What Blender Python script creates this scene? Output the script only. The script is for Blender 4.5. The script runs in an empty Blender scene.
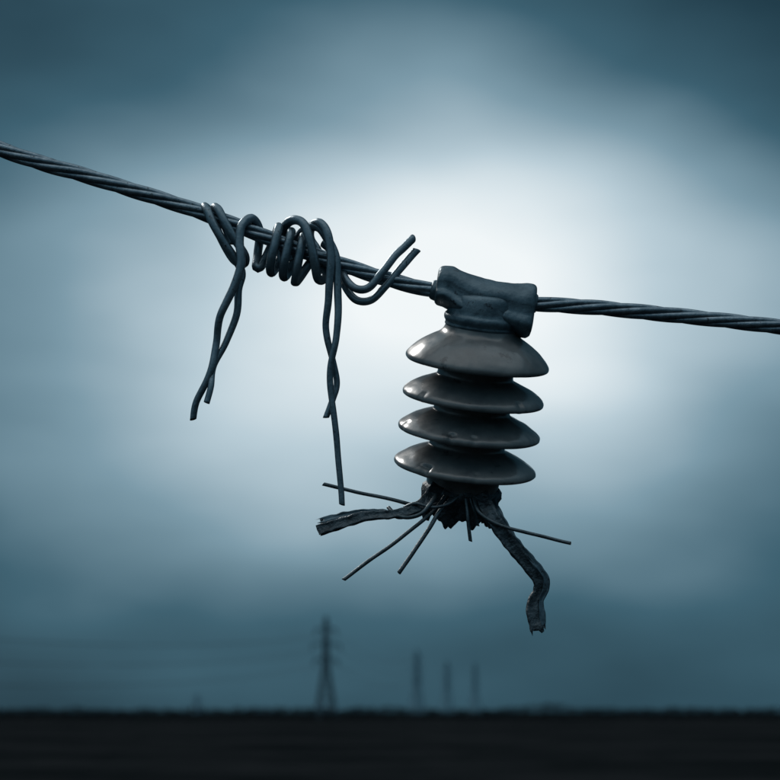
import bpy, bmesh, math, random
from mathutils import Vector, Matrix, noise
random.seed(7)
C=bpy.context
sc=C.scene
EYE=2.2      # eye height (m)
FOC=85.0
DIST=0.78*FOC/36.0
def P(x,y,d=0.0):
    # drawing in millimetres on the vertical plane of the line: x right, y down, d away from viewer
    return Vector(((x-390)*.001, d*.001, EYE+(712-y)*.001))
# ---------------------------------------------------------------- helpers
def link(o,parent=None):
    sc.collection.objects.link(o)
    if parent: o.parent=parent
    return o
def empty(name):
    e=bpy.data.objects.new(name,None); e.empty_display_size=.05
    return link(e)
def mesh_obj(name,verts,faces,mat,parent=None,smooth=True,cut=None,ncut=0):
    me=bpy.data.meshes.new(name); me.from_pydata([tuple(v) for v in verts],[],faces); me.update()
    bm=bmesh.new(); bm.from_mesh(me); bmesh.ops.recalc_face_normals(bm,faces=bm.faces); bm.to_mesh(me); bm.free()
    if smooth:
        for p in me.polygons: p.use_smooth=len(p.vertices)<=4
    me.materials.append(mat)
    if cut:
        me.materials.append(cut)
        for p in me.polygons:
            if len(p.vertices)>4: p.material_index=1
    return link(bpy.data.objects.new(name,me),parent)
def spline(pts,step=.002):
    out=[];n=len(pts)
    for i in range(n-1):
        p0=pts[max(i-1,0)];p1=pts[i];p2=pts[i+1];p3=pts[min(i+2,n-1)]
        L=(p2[0]-p1[0]).length
        k=max(2,int(L/step))
        for j in range(k):
            t=j/k
            def cr(a,b,c,d): return .5*((2*b)+(c-a)*t+(2*a-5*b+4*c-d)*t*t+(3*b-a-3*c+d)*t**3)
            out.append((cr(p0[0],p1[0],p2[0],p3[0]), p1[1]+(p2[1]-p1[1])*t))
    out.append(pts[-1]); return out
def frames(cs):
    T=[]
    for i in range(len(cs)):
        a=cs[max(i-1,0)];b=cs[min(i+1,len(cs)-1)]
        T.append((b-a).normalized())
    up=Vector((0,-1,0)); N=[]
    n=(up-T[0]*up.dot(T[0])).normalized()
    for t in T:
        n=(n-t*n.dot(t)).normalized(); N.append(n.copy())
    return T,N,[T[i].cross(N[i]) for i in range(len(T))]
def tube(verts,faces,cs,rs,sides=12,flat=1.0,wob=0.0,seed=0,skew=0):
    T,N,B=frames(cs); base=len(verts)
    for i,c in enumerate(cs):
        for s in range(sides):
            a=2*math.pi*s/sides
            r=rs[i]
            if wob: r*=1+wob*noise.noise(Vector((c.x*60+seed,c.z*60,a*.8)))
            v=c+N[i]*(math.cos(a)*r*flat)+B[i]*(math.sin(a)*r)
            if skew and i==0: v=v-T[i]*(math.sin(a+seed)*r*skew)
            if skew and i==len(cs)-1: v=v+T[i]*(math.sin(a+seed)*r*skew)
            verts.append(v)
    m=len(cs)
    for i in range(m-1):
        for s in range(sides):
            s2=(s+1)%sides
            faces.append((base+i*sides+s,base+i*sides+s2,base+(i+1)*sides+s2,base+(i+1)*sides+s))
    faces.append(tuple(base+s for s in range(sides))[::-1])
    faces.append(tuple(base+(m-1)*sides+s for s in range(sides)))
BACK=0.0
def PB(x,y,d): # parts hanging from the insulator foot, which swings away behind the line
    if not BACK: return P(x,y,d)
    k=1+(d+BACK)/(DIST*1000)
    return P(390+(x-390)*k, 712+(y-712)*k, d+BACK)
def wire(name,pl,r,mat,parent,sides=14,wob=.05,flat=1.0,jit=.0008):
    pts=[(PB(*p[:3]), r*.001*(p[3] if len(p)>3 else 1)) for p in pl]
    s=spline(pts)
    v=[];f=[]
    cs=[q[0]+Vector((noise.noise(q[0]*30),noise.noise(q[0]*30+Vector((9,3,1))),noise.noise(q[0]*30+Vector((2,7,5)))))*jit for q in s]
    tube(v,f,cs,[q[1] for q in s],sides,flat,wob,random.random()*50,.5)
    return mesh_obj(name,v,f,mat,parent,cut=M_cut)
# ---------------------------------------------------------------- materials
def mat(name,c1,c2,rough=.5,metal=0.0,nscale=60,bump=.3,bscale=250,spec=.5,coat=0,bdist=.001,rvar=.2,speck=None):
    m=bpy.data.materials.new(name); m.use_nodes=True
    nt=m.node_tree; b=nt.nodes['Principled BSDF']
    tc=nt.nodes.new('ShaderNodeTexCoord')
    n1=nt.nodes.new('ShaderNodeTexNoise'); n1.inputs['Scale'].default_value=nscale; n1.inputs['Detail'].default_value=5; n1.inputs['Roughness'].default_value=.65
    nt.links.new(tc.outputs['Object'],n1.inputs['Vector'])
    rp=nt.nodes.new('ShaderNodeValToRGB'); rp.color_ramp.elements[0].position=.35; rp.color_ramp.elements[1].position=.68
    rp.color_ramp.elements[0].color=(*c1,1); rp.color_ramp.elements[1].color=(*c2,1)
    nt.links.new(n1.outputs['Fac'],rp.inputs[0])
    col=rp.outputs[0]
    if speck:
        n3=nt.nodes.new('ShaderNodeTexNoise'); n3.inputs['Scale'].default_value=speck[0]; n3.inputs['Detail'].default_value=5; n3.inputs['Roughness'].default_value=.7
        nt.links.new(tc.outputs['Object'],n3.inputs['Vector'])
        r3=nt.nodes.new('ShaderNodeValToRGB'); r3.color_ramp.elements[0].position=speck[1]; r3.color_ramp.elements[1].position=speck[1]+.07
        r3.color_ramp.elements[0].color=(0,0,0,1); r3.color_ramp.elements[1].color=(1,1,1,1)
        nt.links.new(n3.outputs['Fac'],r3.inputs[0])
        mx=nt.nodes.new('ShaderNodeMix'); mx.data_type='RGBA'; nt.links.new(r3.outputs[0],mx.inputs[0]); nt.links.new(col,mx.inputs[6]); mx.inputs[7].default_value=(*speck[2],1)
        col=mx.outputs[2]
    nt.links.new(col,b.inputs['Base Color'])
    mr=nt.nodes.new('ShaderNodeMapRange'); mr.inputs[3].default_value=rough-rvar/2; mr.inputs[4].default_value=rough+rvar/2
    nt.links.new(n1.outputs['Fac'],mr.inputs[0]); nt.links.new(mr.outputs[0],b.inputs['Roughness'])
    if bump:
        n2=nt.nodes.new('ShaderNodeTexNoise'); n2.inputs['Scale'].default_value=bscale; n2.inputs['Detail'].default_value=3
        nt.links.new(tc.outputs['Object'],n2.inputs['Vector'])
        bp=nt.nodes.new('ShaderNodeBump'); bp.inputs['Strength'].default_value=bump; bp.inputs['Distance'].default_value=bdist
        nt.links.new(n2.outputs['Fac'],bp.inputs['Height']); nt.links.new(bp.outputs[0],b.inputs['Normal'])
    b.inputs['Metallic'].default_value=metal; b.inputs['Specular IOR Level'].default_value=spec
    b.inputs['Coat Weight'].default_value=coat; b.inputs['Coat Roughness'].default_value=.17
    return m
M_cable=mat('weathered_cable_steel',(.12,.165,.20),(.28,.345,.39),.35,.75,90,.35,500,speck=(160,.60,(.06,.07,.08)))
M_tie=mat('tie_wire_steel',(.09,.14,.17),(.20,.265,.31),.38,.6,70,.3,350,speck=(140,.60,(.05,.06,.07)))
M_clamp=mat('cast_clamp_metal',(.055,.095,.12),(.14,.20,.235),.42,.5,45,.6,170,bdist=.0012,speck=(90,.60,(.04,.05,.06)))
M_cer=mat('glazed_ceramic',(.085,.095,.10),(.165,.17,.17),.36,0,30,.14,140,spec=.5,coat=.5,rvar=.3,speck=(45,.60,(.05,.055,.06)))
M_scorch=mat('scorched_metal',(.020,.027,.033),(.11,.14,.16),.45,.5,80,1.0,220,bdist=.002)
M_fray=mat('frayed_wire_steel',(.06,.08,.09),(.14,.17,.19),.42,.7,80,.3,500)
M_cut=mat('cut_metal',(.16,.14,.11),(.35,.31,.25),.45,.6,300,.5,600)
# ---------------------------------------------------------------- main stranded cable
cab=empty('stranded_power_cable')
ctrl=[(-7200,-2900),(-3600,-1330),(-1200,-345),(-500,-45),(-200,70),(0,149),(100,180),(200,212),(300,250),(380,277),(440,292),(490,299),(540,304),(600,308),(690,317),(780,327),(900,343),(1300,408),(2600,690),(4500,1180),(7500,1900)]
s=spline([(P(x,y,0),1) for x,y in ctrl],.004)
cs=[q[0] for q in s]
T,N,B=frames(cs)
L=[0]
for i in range(1,len(cs)): L.append(L[-1]+(cs[i]-cs[i-1]).length)
RS=.0034; RL=.0044; PITCH=.21
v=[];f=[]
tube(v,f,cs,[.0026]*len(cs),8)
NS=5
for k in range(NS):
    ph=k*2*math.pi/NS
    pts=[]
    for i,c in enumerate(cs):
        a=ph-2*math.pi*L[i]/PITCH+.25*noise.noise(Vector((L[i]*5,k*3,2)))
        rr=RL*(1+.12*noise.noise(Vector((L[i]*8,k*5,0))))
        pts.append(c+N[i]*(math.cos(a)*rr)+B[i]*(math.sin(a)*rr))
    tube(v,f,pts,[RS]*len(pts),12)
mesh_obj('strands',v,f,M_cable,cab)
# ---------------------------------------------------------------- broken tie wire, wrapped round the cable
tie=empty('broken_tie_wire')
def cy(x):
    xs=[c for c in ctrl if -600<c[0]<1000]
    for a,b in zip(xs,xs[1:]):
        if a[0]<=x<=b[0]: return a[1]+(b[1]-a[1])*(x-a[0])/(b[0]-a[0])
def coil(x0,x1,turns,top=12,bot=33,dep=13,slant=8,start=0.0,n=12):
    out=[];tot=int(turns*n)
    for i in range(tot+1):
        t=start+turns*i/tot; a=2*math.pi*t
        xc=x0+(x1-x0)*i/tot
        yc=cy(xc)+(bot-top)/2; h=(bot+top)/2
        j=1+.10*noise.noise(Vector((t*1.3,4,4)))
        out.append((xc-slant*j*math.cos(a), yc-h*j*math.cos(a), -dep*math.sin(a)))
    return out
R=4.5
A=[(193,420,-2,.72),(197,402,-4,.75),(211,374,-10,.78),(217,345,-8,.8),(222,318,-14,.85),(236,290,-18,.95),(243,268,-19),(241,246,-18),(243,229,-14),(252,219,-2),(259,227,11),(257,250,14),(256,266,6)]
A+=coil(265,303,3.0,12,31,14,-7,.5)[1:]
A+=[(309,262,6)]
wire('wrapped_strand',A,R,M_tie,tie)
Bp=[(208,405,-14,.72),(212,388,-12,.75),(214,366,-5,.78),(227,342,-4,.8),(237,316,-6,.85),(239,292,-8,.9),(243,276,-8,.95),(238,264,-12),(226,247,-17),(216,230,-17),(209,215,-12),(205,207,0),(210,211,11),(220,235,14),(232,256,12),(244,264,0),(246,258,-10),(236,243,-17),(227,227,-17),(220,214,-12),(215,208,-1),(220,214,11),(232,240,14)]
wire('loop_strand',Bp,R*.95,M_tie,tie)
D1=[(280,262,13),(281,240,13),(284,226,6),(293,222,-6),(304,228,-16),(311,245,-20),(315,266,-18),(318,281,-9),(324,276,4),(318,250,13),(310,236,13),(311,227,2),(320,226,-12),(328,238,-19),(331,262,-20,.95),(329,300,-16,.85),(326,330,-11,.76),(333,362,-6,.74),(337,384,-3,.72),(333,400,-3,.7),(326,418,-2,.68)]
wire('long_tail_strand',D1,R,M_tie,tie)
D2=[(293,258,13),(296,238,13),(305,228,4),(318,229,-8),(327,240,-12),(336,262,-14,.95),(338,300,-16,.85),(337,340,-16,.76),(330,376,-12,.72),(335,425,-8,.7),(339,470,-4,.68),(342,505,-2,.66)]
wire('long_tail_strand_pair',D2,R,M_tie,tie)
E1=[(322,240,13),(332,249,15),(341,266,6),(346,282,-8),(357,292,-14),(369,291,-15),(381,277,-14),(394,259,-8),(404,249,-4),(413,239,0)]
wire('hook_strand',E1,R*.88,M_tie,tie)
E2=[(330,256,16),(340,270,14),(346,288,2),(357,301,-4),(372,301,-6),(386,287,-6),(398,272,-3),(408,260,2),(417,249,6)]
wire('hook_strand_pair',E2,R*.86,M_tie,tie)
# ---------------------------------------------------------------- insulator
ins=empty('ceramic_pin_insulator')
tilt=math.radians(19)
BK=33.0; k_=1+BK/(DIST*1000)
O=P(390+(473-390)*k_,712+(398-712)*k_,BK)
axis_dn=(P(462,495,0)-P(484,300,0)).normalized()
Zl=(-axis_dn); Xl=Vector((Zl.z,0,-Zl.x)).normalized(); Yl=Zl.cross(Xl).normalized()
Rm=Matrix((Xl,Yl,Zl)).transposed()
Rm=Rm@Matrix.Rotation(tilt,3,'X')
MW=Rm.to_4x4(); MW.translation=O
def Q(x,y,z):
    return MW@Vector((x*.00102,y*.00102,z*.001*1.07))
def lathe(name,prof,m,parent,seg=96,rn=0.0,ns=1.0,chips=0):
    v=[];f=[]
    for (r,z) in prof:
        for k in range(seg):
            a=2*math.pi*k/seg
            q=Vector((r*math.cos(a),r*math.sin(a),z))
            if rn:
                g=noise.noise(q*.03*ns)*rn+noise.noise(q*.11*ns)*rn*.5
                if chips and r>64:
                    c=noise.noise(Vector((math.cos(a)*6,math.sin(a)*6,round(z/33)*5.3)))
                    g-=max(0,c-.38)*chips
                q=Vector((q.x*(1+g/max(r,10)),q.y*(1+g/max(r,10)),z+g*.4))
            v.append(Q(*q))
    n=len(prof)
    for i in range(n-1):
        for k in range(seg):
            k2=(k+1)%seg
            f.append((i*seg+k,i*seg+k2,(i+1)*seg+k2,(i+1)*seg+k))
    f.append(tuple(range(seg))); f.append(tuple((n-1)*seg+k for k in range(seg))[::-1])
    return mesh_obj(name,v,f,m,parent)
def sm(prof,it=2):
    for _ in range(it):
        o=[prof[0]]
        for a,b in zip(prof,prof[1:]):
            o.append((a[0]*.75+b[0]*.25,a[1]*.75+b[1]*.25)); o.append((a[0]*.25+b[0]*.75,a[1]*.25+b[1]*.75))
        o.append(prof[-1]); prof=o
    return prof
prof=[(30,74),(35,70),(36.5,64),(40,60),(48,56),(58,50),(66,43),(70,38.5),(71.5,36),(71.5,33),(69,31.5),(65,32),(60,36),(48,38),(40,34),(38,26)]
for zc,rr in ((2,70.5),(-31,71),(-65,71.5)):
    prof+=[(38,zc+19),(40,zc+17),(47,zc+14.5),(57,zc+10.5),(65,zc+5.6),(rr-.5,zc+1.8),(rr+.6,zc-1),(rr,zc-3.3),(rr-3,zc-4.2),(rr-7,zc-3),(60,zc-1),(50,zc+1),(41,zc-3),(38,zc-9)]
prof+=[(37,-82),(36.5,-92),(36,-104),(33,-112)]
lathe('ceramic_sheds',sm(prof),M_cer,ins,144,.8,1.0,9)
neck=[(18,98),(30,98),(33,90),(34,83),(35,79),(37.5,77),(38,73),(36,70),(37,68),(35.5,66),(20,66)]
lathe('neck_collar',sm(neck,1),M_clamp,ins,96,.8)
v=[];f=[];seg=144
rings=[(36,-84,0),(38.5,-87,0),(39.2,-92,0),(38.6,-98,0),(39,-104,.2),(38.5,-109,.7),(36,-114,1),(32,-115,1),(29,-108,.6),(20,-100,0)]
for (r,z,w) in rings:
    for k in range(seg):
        a=2*math.pi*k/seg
        j=noise.noise(Vector((math.cos(a)*2.2,math.sin(a)*2.2,1.7)))*11+noise.noise(Vector((math.cos(a)*7,math.sin(a)*7,4.7)))*8
        g=noise.noise(Vector((r*math.cos(a),r*math.sin(a),z))*.09)*3+noise.noise(Vector((r*math.cos(a),r*math.sin(a),z))*.25)*1.5
        v.append(Q((r+g)*math.cos(a),(r+g)*math.sin(a),z+w*j))
for i in range(len(rings)-1):
    for k in range(seg):
        k2=(k+1)%seg; f.append((i*seg+k,i*seg+k2,(i+1)*seg+k2,(i+1)*seg+k))
f.append(tuple((len(rings)-1)*seg+k for k in range(seg)))
mesh_obj('scorched_base_cup',v,f,M_scorch,ins)
# --- clamp head : cast saddle over the cable
def loft_clamp():
    stations=[ # x, halfdepth, top, bottom
     (-49,11,17,-6),(-48.5,16,22,-10),(-46,18.5,25.5,-12),(-40,20,26.5,-13),(-34,21,26,-15),(-26,22,23,-20),(-16,24,20.5,-25),(-4,25,19,-27),(10,25,18,-28),(22,24,18,-28),(32,23,19,-30),(41,22,20,-32),(47,21,20,-32),(50.5,18,18,-30),(51.5,13,14,-25)]
    st=spline([(Vector((a,b,c)),d) for a,b,c,d in stations],1.2)
    st=[(q[0].x,q[0].y,q[0].z,q[1]) for q in st]
    v=[];f=[];n=64
    cx,cyy=484,298
    ang=math.radians(8)
    for (x,w,t,b) in st:
        for k in range(n):
            a=2*math.pi*k/n
            c=math.cos(a); s_=math.sin(a); e=.55 if s_<0 else .95
            yy=w*math.copysign(abs(c)**e,c)
            h=(t-b)/2; mid=(t+b)/2
            zz=mid+h*math.copysign(abs(s_)**e,s_)
            u=(zz-b)/(t-b)
            yy*=1-.13*math.exp(-((u-.36)/.10)**2)+.10*math.exp(-((u-.08)/.12)**2)
            yy*=1+.07*math.exp(-((x-43)/6)**2)+.07*math.exp(-((x+41)/6)**2)
            p=Vector((x,yy,zz))
            g=noise.noise(p*.045)*.9+noise.noise(p*.16)*.35
            zz+=g; yy+=g*.5*(1 if yy>0 else -1)
            px=cx+x*math.cos(ang)+zz*math.sin(ang)
            py=cyy+x*math.sin(ang)-zz*math.cos(ang)
            v.append(P(px,py,yy))
    m=len(st)
    for i in range(m-1):
        for k in range(n):
            k2=(k+1)%n; f.append((i*n+k,i*n+k2,(i+1)*n+k2,(i+1)*n+k))
    f.append(tuple(range(n))); f.append(tuple((m-1)*n+k for k in range(n))[::-1])
    return mesh_obj('cable_clamp_head',v,f,M_clamp,ins)
loft_clamp()
def ring_along(name,a,b,r0,r1,m):
    A_=P(*a);B_=P(*b);v=[];f=[]
    cs=[A_+(B_-A_)*(i/8) for i in range(9)]
    rs=[(r0+(r1-r0)*(i/8))*.001 for i in range(9)]; rs[0]*=.88; rs[-1]*=.9
    tube(v,f,cs,rs,24,1,.08,3); return mesh_obj(name,v,f,m,ins)
ring_along('cable_ferrule',(431,289,0),(446,293,0),9.5,12,M_clamp)
ring_along('cable_ferrule_far',(524,302,0),(537,304,0),12,9,M_clamp)
# --- torn straps
def strap(name,pl,w,th,m,rag=True):
    s=spline([(PB(*p[:3]),p[3]) for p in pl],.002)
    cs=[q[0] for q in s]; T,N,B=frames(cs); v=[];f=[];n=24
    for i,c in enumerate(cs):
        for k in range(n):
            a=2*math.pi*k/n; ca=math.cos(a); sa=math.sin(a)
            x=w*.5*math.copysign(abs(sa)**.5,sa)*s[i][1]; y=th*.5*math.copysign(abs(ca)**.6,ca)
            y*=1-.55*math.exp(-(sa/.35)**2)
            y+=.9*noise.noise(Vector((c.x*90,c.z*90,sa*2)))
            x+=1.3*noise.noise(Vector((c.x*130+7,c.z*130,a)))
            off=Vector((0,0,0))
            if rag and i>=len(cs)-5: off=T[i]*.001*9*(i-len(cs)+6)/5*noise.noise(Vector((sa*5,ca*3,len(pl)*3.1)))
            v.append(c+(B[i]*x+N[i]*y)*.001+off)
    m_=len(cs)
    for i in range(m_-1):
        for k in range(n):
            k2=(k+1)%n; f.append((i*n+k,i*n+k2,(i+1)*n+k2,(i+1)*n+k))
    f.append(tuple(range(n))); f.append(tuple((m_-1)*n+k for k in range(n))[::-1])
    return mesh_obj(name,v,f,m,ins,cut=M_scorch)
BACK=34.0
strap('torn_strap_left',[(438,486,-10,1.2),(429,498,-22,1.1),(414,509,-28,.85),(394,514,-28,.75),(368,516,-26,.85),(345,522,-22,.95),(320,530,-20,1.0)],12,5,M_scorch)
strap('torn_strap_left_fold',[(436,496,-6,1),(420,510,-20,.8),(403,516,-26,.7),(380,512,-18,.8),(352,514,-16,.9),(321,521,-14,.8)],8,4,M_clamp)
strap('torn_strap_right',[(480,494,-18,1.15),(489,512,-28,1.15),(502,532,-30,1.05),(517,552,-26,1.0),(531,569,-21,.9),(539,582,-18,.85),(538,592,-16,.75),(533,601,-17,.9),(533,613,-18,1.1),(537,630,-19,1.1)],13,5,M_scorch)
strap('torn_strap_right_fold',[(492,500,-10,1),(499,515,-20,1),(513,538,-26,1),(531,559,-23,.9),(545,576,-20,.9),(546,588,-18,.9),(541,600,-16,.8),(542,614,-17,.9),(543,627,-17,.8)],7.5,4,M_clamp)
fr=[[(450,500,0),(425,507,-6),(395,501,-8),(360,493,-8),(323,484,-8)],
    [(445,496,-12),(432,512,-24),(405,535,-34),(375,557,-40),(343,580,-46)],
    [(452,498,-18),(440,510,-27),(428,530,-32),(413,553,-34),(399,573,-36)],
    [(466,498,-20),(468,512,-24),(469,526,-23),(471,541,-22)],
    [(470,498,-18),(474,510,-18),(478,526,-14)],
    [(474,498,-22),(480,513,-31),(496,523,-34),(528,533,-36),(570,543,-38)],
    [(480,498,-16),(484,516,-16),(490,528,-14)],
    [(436,494,-22),(431,503,-34),(421,514,-37),(408,518,-34),(396,515,-26),(388,508,-12)],
    [(458,496,-22),(447,504,-30),(432,507,-33),(416,503,-30),(404,508,-24)]]
for i,p in enumerate(fr):
    wire('frayed_wire_%d'%(i+1),p,[1.9,2.0,2.2,1.8,1.6,1.9,1.6,2.1,1.8][i],M_fray,ins,8,.08,1,.0014)
BACK=0.0
# ---------------------------------------------------------------- ground
def soil():
    m=bpy.data.materials.new('dark_soil'); m.use_nodes=True; nt=m.node_tree; b=nt.nodes['Principled BSDF']
    tc=nt.nodes.new('ShaderNodeTexCoord')
    n=nt.nodes.new('ShaderNodeTexNoise'); n.inputs['Scale'].default_value=.05; n.inputs['Detail'].default_value=8; n.inputs['Roughness'].default_value=.75
    nt.links.new(tc.outputs['Object'],n.inputs['Vector'])
    rp=nt.nodes.new('ShaderNodeValToRGB'); e=rp.color_ramp.elements; e[0].position=.4;e[1].position=.65; e[0].color=(.005,.007,.008,1); e[1].color=(.018,.020,.022,1)
    nt.links.new(n.outputs['Fac'],rp.inputs[0]); nt.links.new(rp.outputs[0],b.inputs['Base Color'])
    b.inputs['Roughness'].default_value=1; b.inputs['Specular IOR Level'].default_value=.0
    return m
v=[];f=[]
rad=[0,2,5,10,14,18,23,28,34,40,47,55,65,75,88,100,120,140,165,190,225,260,350,480,650,900,1250,1800,2600,4000,7000,12000]
sg=240
for i,r in enumerate(rad):
    for k in range(sg):
        a=2*math.pi*k/sg; x=r*math.cos(a); y=r*math.sin(a)
        z=.22*noise.noise(Vector((x*.25,y*.25,0)))+(.35*noise.noise(Vector((x*.012,y*.012,5))) if r>10 else 0)
        v.append((x,y,z))
for i in range(len(rad)-1):
    for k in range(sg):
        k2=(k+1)%sg; f.append((i*sg+k,i*sg+k2,(i+1)*sg+k2,(i+1)*sg+k))
g=mesh_obj('ground',v,f,soil())
# ---------------------------------------------------------------- distant towers
PXT=36/85/780
def place(x,dist): return Vector(((x-390)*PXT*dist, dist-DIST, 0))
def beam(v,f,a,b,t):
    a=Vector(a);b=Vector(b);d=(b-a).normalized(); u=Vector((0,0,1)) if abs(d.z)<.9 else Vector((1,0,0))
    n=d.cross(u).normalized()*t/2; m=d.cross(n).normalized()*t/2; o=len(v)
    for p in (a,b):
        for s1,s2 in((1,1),(-1,1),(-1,-1),(1,-1)): v.append(p+n*s1+m*s2)
    f+= [(o,o+1,o+2,o+3),(o+7,o+6,o+5,o+4)]+[(o+i,o+4+i,o+4+(i+1)%4,o+(i+1)%4) for i in range(4)]
def tower(name,x,dist,H,rot,col,arms=(.87,.72,.57),aw=(3.4,4.6,3.9),bw=6.2,t=.22):
    m=mat(name+'_steel',col,tuple(c*1.3 for c in col),.6,.2,.5,0,1)  # bluish col carries painted distance haze, paler on the far towers
    v=[];f=[]
    def hw(z):
        k=z/H
        return bw/2*(1-k/.5)+.95*(k/.5) if k<.5 else .95+( .35-.95)*((k-.5)/.5)
    lv=[0,.14,.27,.38,.48,.57,.65,.72,.79,.87,.94,1.0]
    for a,b in zip(lv,lv[1:]):
        za,zb=a*H,b*H; ra,rb=hw(za),hw(zb)
        ca=[(ra*i,ra*j,za) for i,j in((1,1),(-1,1),(-1,-1),(1,-1))]; cb=[(rb*i,rb*j,zb) for i,j in((1,1),(-1,1),(-1,-1),(1,-1))]
        for i in range(4):
            j=(i+1)%4
            beam(v,f,ca[i],cb[i],t*1.3); beam(v,f,ca[i],cb[j],t*.7); beam(v,f,ca[j],cb[i],t*.7); beam(v,f,cb[i],cb[j],t*.8)
    for k,w in zip(arms,aw):
        z=k*H; r=hw(z)
        for sgn in(1,-1):
            tip=(sgn*w,0,z+.3)
            for j in(1,-1):
                beam(v,f,(sgn*r,j*r,z),tip,t*.9); beam(v,f,(sgn*r,j*r,z+1.3),tip,t*.7)
            beam(v,f,tip,(sgn*w,0,z-1.6),t*1.3)
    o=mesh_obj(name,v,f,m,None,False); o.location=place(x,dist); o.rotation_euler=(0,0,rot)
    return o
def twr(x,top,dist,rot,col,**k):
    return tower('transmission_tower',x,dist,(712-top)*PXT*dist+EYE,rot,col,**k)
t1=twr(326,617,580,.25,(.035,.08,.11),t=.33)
twr(417,650,850,.9,(.12,.235,.30),t=.26)  # far towers: aerial haze put into paler blue base colours
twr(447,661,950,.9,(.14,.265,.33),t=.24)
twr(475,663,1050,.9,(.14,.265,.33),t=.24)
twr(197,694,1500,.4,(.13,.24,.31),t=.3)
v=[];f=[]
H1=(712-617)*PXT*580+EYE; b1=place(326,580); b0=Vector((-150,170,0)); b2=place(417,850)
for (pa,pb,ka) in ((b0,b1,1),(b1,b2,1)):
    for kz,w in((.87,3.4),(.72,4.6),(.57,3.9)):
        for sgn in(1,-1):
            dx=Vector((math.cos(.25),math.sin(.25),0))*w*sgn
            pts=[]
            for i in range(41):
                t=i/40; p=pa.lerp(pb,t)+dx; p.z=H1*kz-1.6-9*4*t*(1-t)*(1 if pa is b0 else .5)
                pts.append(p)
            tube(v,f,pts,[.04]*41,6)
mesh_obj('transmission_conductors',v,f,M_fray)
t0=twr(0,617,580,.25,(.05,.08,.10),t=.3); t0.location=b0
# ---------------------------------------------------------------- distant tree line
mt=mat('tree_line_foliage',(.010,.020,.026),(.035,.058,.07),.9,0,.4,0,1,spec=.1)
def clump(v,f,cx,cy_,h,w,n,s0=.5,s1=1.3):
    for _ in range(n):
        a=random.uniform(0,6.28); rr=w*random.random()**.5
        z=h*random.random()**.8
        rr*=(1-(z/h)**2*.7)
        p=Vector((cx+rr*math.cos(a),cy_+rr*math.sin(a),z)); s_=random.uniform(s0,s1); o=len(v)
        for _k in range(3): v.append(p+Vector((random.uniform(-s_,s_),random.uniform(-s_,s_),random.uniform(-s_,s_))))
        f.append((o,o+1,o+2))
v=[];f=[]
for i in range(420):
    x=-60+900*i/420+random.uniform(-3,3); dist=random.uniform(1500,1750); p=place(x,dist)
    hh=3.0+2.4*noise.noise(Vector((x*.012,3,0)))+2.4*noise.noise(Vector((x*.06,8,0)))+EYE
    if 505<x<590: hh+=4.5*math.exp(-((x-548)/24)**2)
    clump(v,f,p.x,p.y,max(1.5,hh),random.uniform(3,6),70)
mesh_obj('distant_tree_line',v,f,mt,None,False)
mh=mat('hedge_foliage',(.006,.010,.012),(.018,.028,.032),.95,0,.8,0,1,spec=.05)
v=[];f=[]
for i in range(430):
    x=-60+900*i/430; p=place(x,random.uniform(520,535))
    clump(v,f,p.x,p.y,1.9+.7*noise.noise(Vector((x*.05,1,0))),random.uniform(.8,1.4),60,.15,.45)
mesh_obj('field_hedge',v,f,mh,None,False)
# ---------------------------------------------------------------- world : overcast sky, light breaking through thin cloud
w=bpy.data.worlds.new('World'); sc.world=w; w.use_nodes=True; nt=w.node_tree; nt.nodes.clear()
SUN_EL=math.radians(38); SUN_AZ=math.radians(-35)
def nd(t,**k):
    n=nt.nodes.new(t)
    for a,b in k.items(): setattr(n,a,b)
    return n
def mth(op,a,b=None,c=None,clamp=False):
    n=nd('ShaderNodeMath',operation=op,use_clamp=clamp)
    for i,x in enumerate((a,b,c)):
        if x is None: continue
        if isinstance(x,(int,float)): n.inputs[i].default_value=x
        else: nt.links.new(x,n.inputs[i])
    return n.outputs[0]
tc=nd('ShaderNodeTexCoord'); sx=nd('ShaderNodeSeparateXYZ'); nt.links.new(tc.outputs['Generated'],sx.inputs[0])
az=mth('MULTIPLY',mth('ARCTAN2',sx.outputs[0],sx.outputs[1]),57.2958)
el=mth('MULTIPLY',mth('ARCSINE',sx.outputs[2]),57.2958)
def nz(scale,detail,off,sc3=(1,1,1.6)):
    mp=nd('ShaderNodeMapping'); nt.links.new(tc.outputs['Generated'],mp.inputs[0]); mp.inputs['Scale'].default_value=sc3; mp.inputs['Location'].default_value=off
    n=nd('ShaderNodeTexNoise'); n.inputs['Scale'].default_value=scale; n.inputs['Detail'].default_value=detail; n.inputs['Roughness'].default_value=.4
    nt.links.new(mp.outputs[0],n.inputs['Vector']); return mth('SUBTRACT',n.outputs['Fac'],.5)
azw=mth('ADD',az,mth('MULTIPLY',nz(5,1,(1,2,3)),7))
elw=mth('ADD',el,mth('MULTIPLY',nz(5,1,(7,1,4)),5))
def gauss(a0,e0,sa,se,amp):
    a=mth('POWER',mth('ABSOLUTE',mth('DIVIDE',mth('SUBTRACT',azw,a0),sa)),2)
    b=mth('POWER',mth('ABSOLUTE',mth('DIVIDE',mth('SUBTRACT',elw,e0),se)),2)
    return mth('MULTIPLY',mth('EXPONENT',mth('MULTIPLY',mth('ADD',a,b),-.5)),amp)
def sstep(x,a,b,o):
    n=nd('ShaderNodeMapRange',interpolation_type='SMOOTHSTEP'); nt.links.new(x,n.inputs[0])
    n.inputs[1].default_value=a;n.inputs[2].default_value=b;n.inputs[3].default_value=0;n.inputs[4].default_value=o; return n.outputs[0]
t=mth('ADD',gauss(.2,11.6,9.6,5.0,.76),gauss(3.0,13.8,5.0,3.3,.36))
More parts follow.
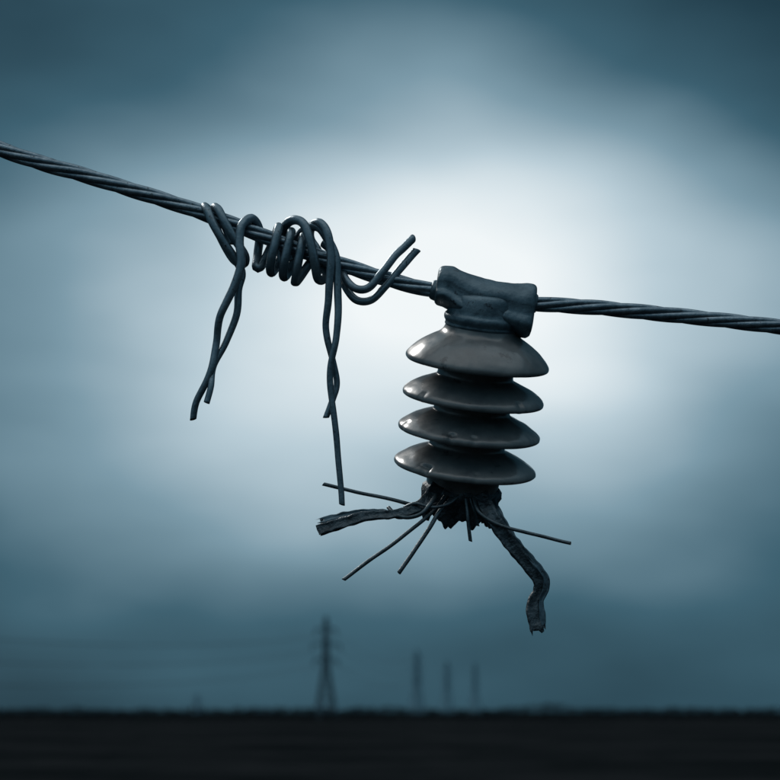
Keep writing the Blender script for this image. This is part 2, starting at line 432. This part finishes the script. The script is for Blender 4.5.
t=mth('ADD',t,.055)
edge=mth('ADD',elw,mth('MULTIPLY',azw,.38))
t=mth('SUBTRACT',t,sstep(edge,17.5,22.5,.12))
t=mth('ADD',t,mth('MULTIPLY',nz(8,3,(3,3,3),(1,1,2.2)),.26))
t=mth('ADD',t,sstep(el,30,60,.62))
t=mth('ADD',t,sstep(mth('ABSOLUTE',az),40,110,.32))  # added front fill: unseen sky brightened beside and behind the camera
t=mth('MAXIMUM',t,.01)
rp=nd('ShaderNodeValToRGB'); nt.links.new(t,rp.inputs[0]); cr=rp.color_ramp; cr.interpolation='LINEAR'
cr.elements[0].position=0; cr.elements[0].color=(.012,.040,.060,1)
cr.elements[1].position=1; cr.elements[1].color=(.89,.935,.95,1)
for p,c in((.2,(.045,.117,.163)),(.45,(.20,.322,.395)),(.7,(.485,.61,.68)),(.87,(.73,.815,.855))):
    e=cr.elements.new(p); e.color=(*c,1)
bg=nd('ShaderNodeBackground'); nt.links.new(rp.outputs[0],bg.inputs[0]); bg.inputs[1].default_value=1.0
sky=nd('ShaderNodeTexSky',sky_type='NISHITA'); sky.sun_disc=False; sky.sun_elevation=SUN_EL; sky.sun_rotation=SUN_AZ
bg2=nd('ShaderNodeBackground'); nt.links.new(sky.outputs[0],bg2.inputs[0]); bg2.inputs[1].default_value=.05
mx=nd('ShaderNodeMixShader'); mx.inputs[0].default_value=.985
nt.links.new(bg2.outputs[0],mx.inputs[1]); nt.links.new(bg.outputs[0],mx.inputs[2])
wo=nd('ShaderNodeOutputWorld'); nt.links.new(mx.outputs[0],wo.inputs[0])
sd=bpy.data.lights.new('sun','SUN'); sd.energy=1.4; sd.angle=math.radians(14); sd.color=(1,.97,.93)
so=link(bpy.data.objects.new('sun',sd))
d=Vector((math.sin(SUN_AZ)*math.cos(SUN_EL),math.cos(SUN_AZ)*math.cos(SUN_EL),math.sin(SUN_EL)))
so.rotation_euler=(-d).to_track_quat('-Z','Y').to_euler()
# ---------------------------------------------------------------- camera
cd=bpy.data.cameras.new('camera'); cam=link(bpy.data.objects.new('camera',cd)); sc.camera=cam
cd.lens=FOC; cd.sensor_width=36; cd.shift_y=(712-390)/780; cd.clip_start=.05; cd.clip_end=30000
cam.location=(0,-DIST,EYE); cam.rotation_euler=(math.radians(90),0,0)
cd.dof.use_dof=True; cd.dof.focus_distance=DIST-.01; cd.dof.aperture_fstop=8
sc.view_settings.view_transform='Standard'; sc.view_settings.look='None'; sc.view_settings.exposure=0
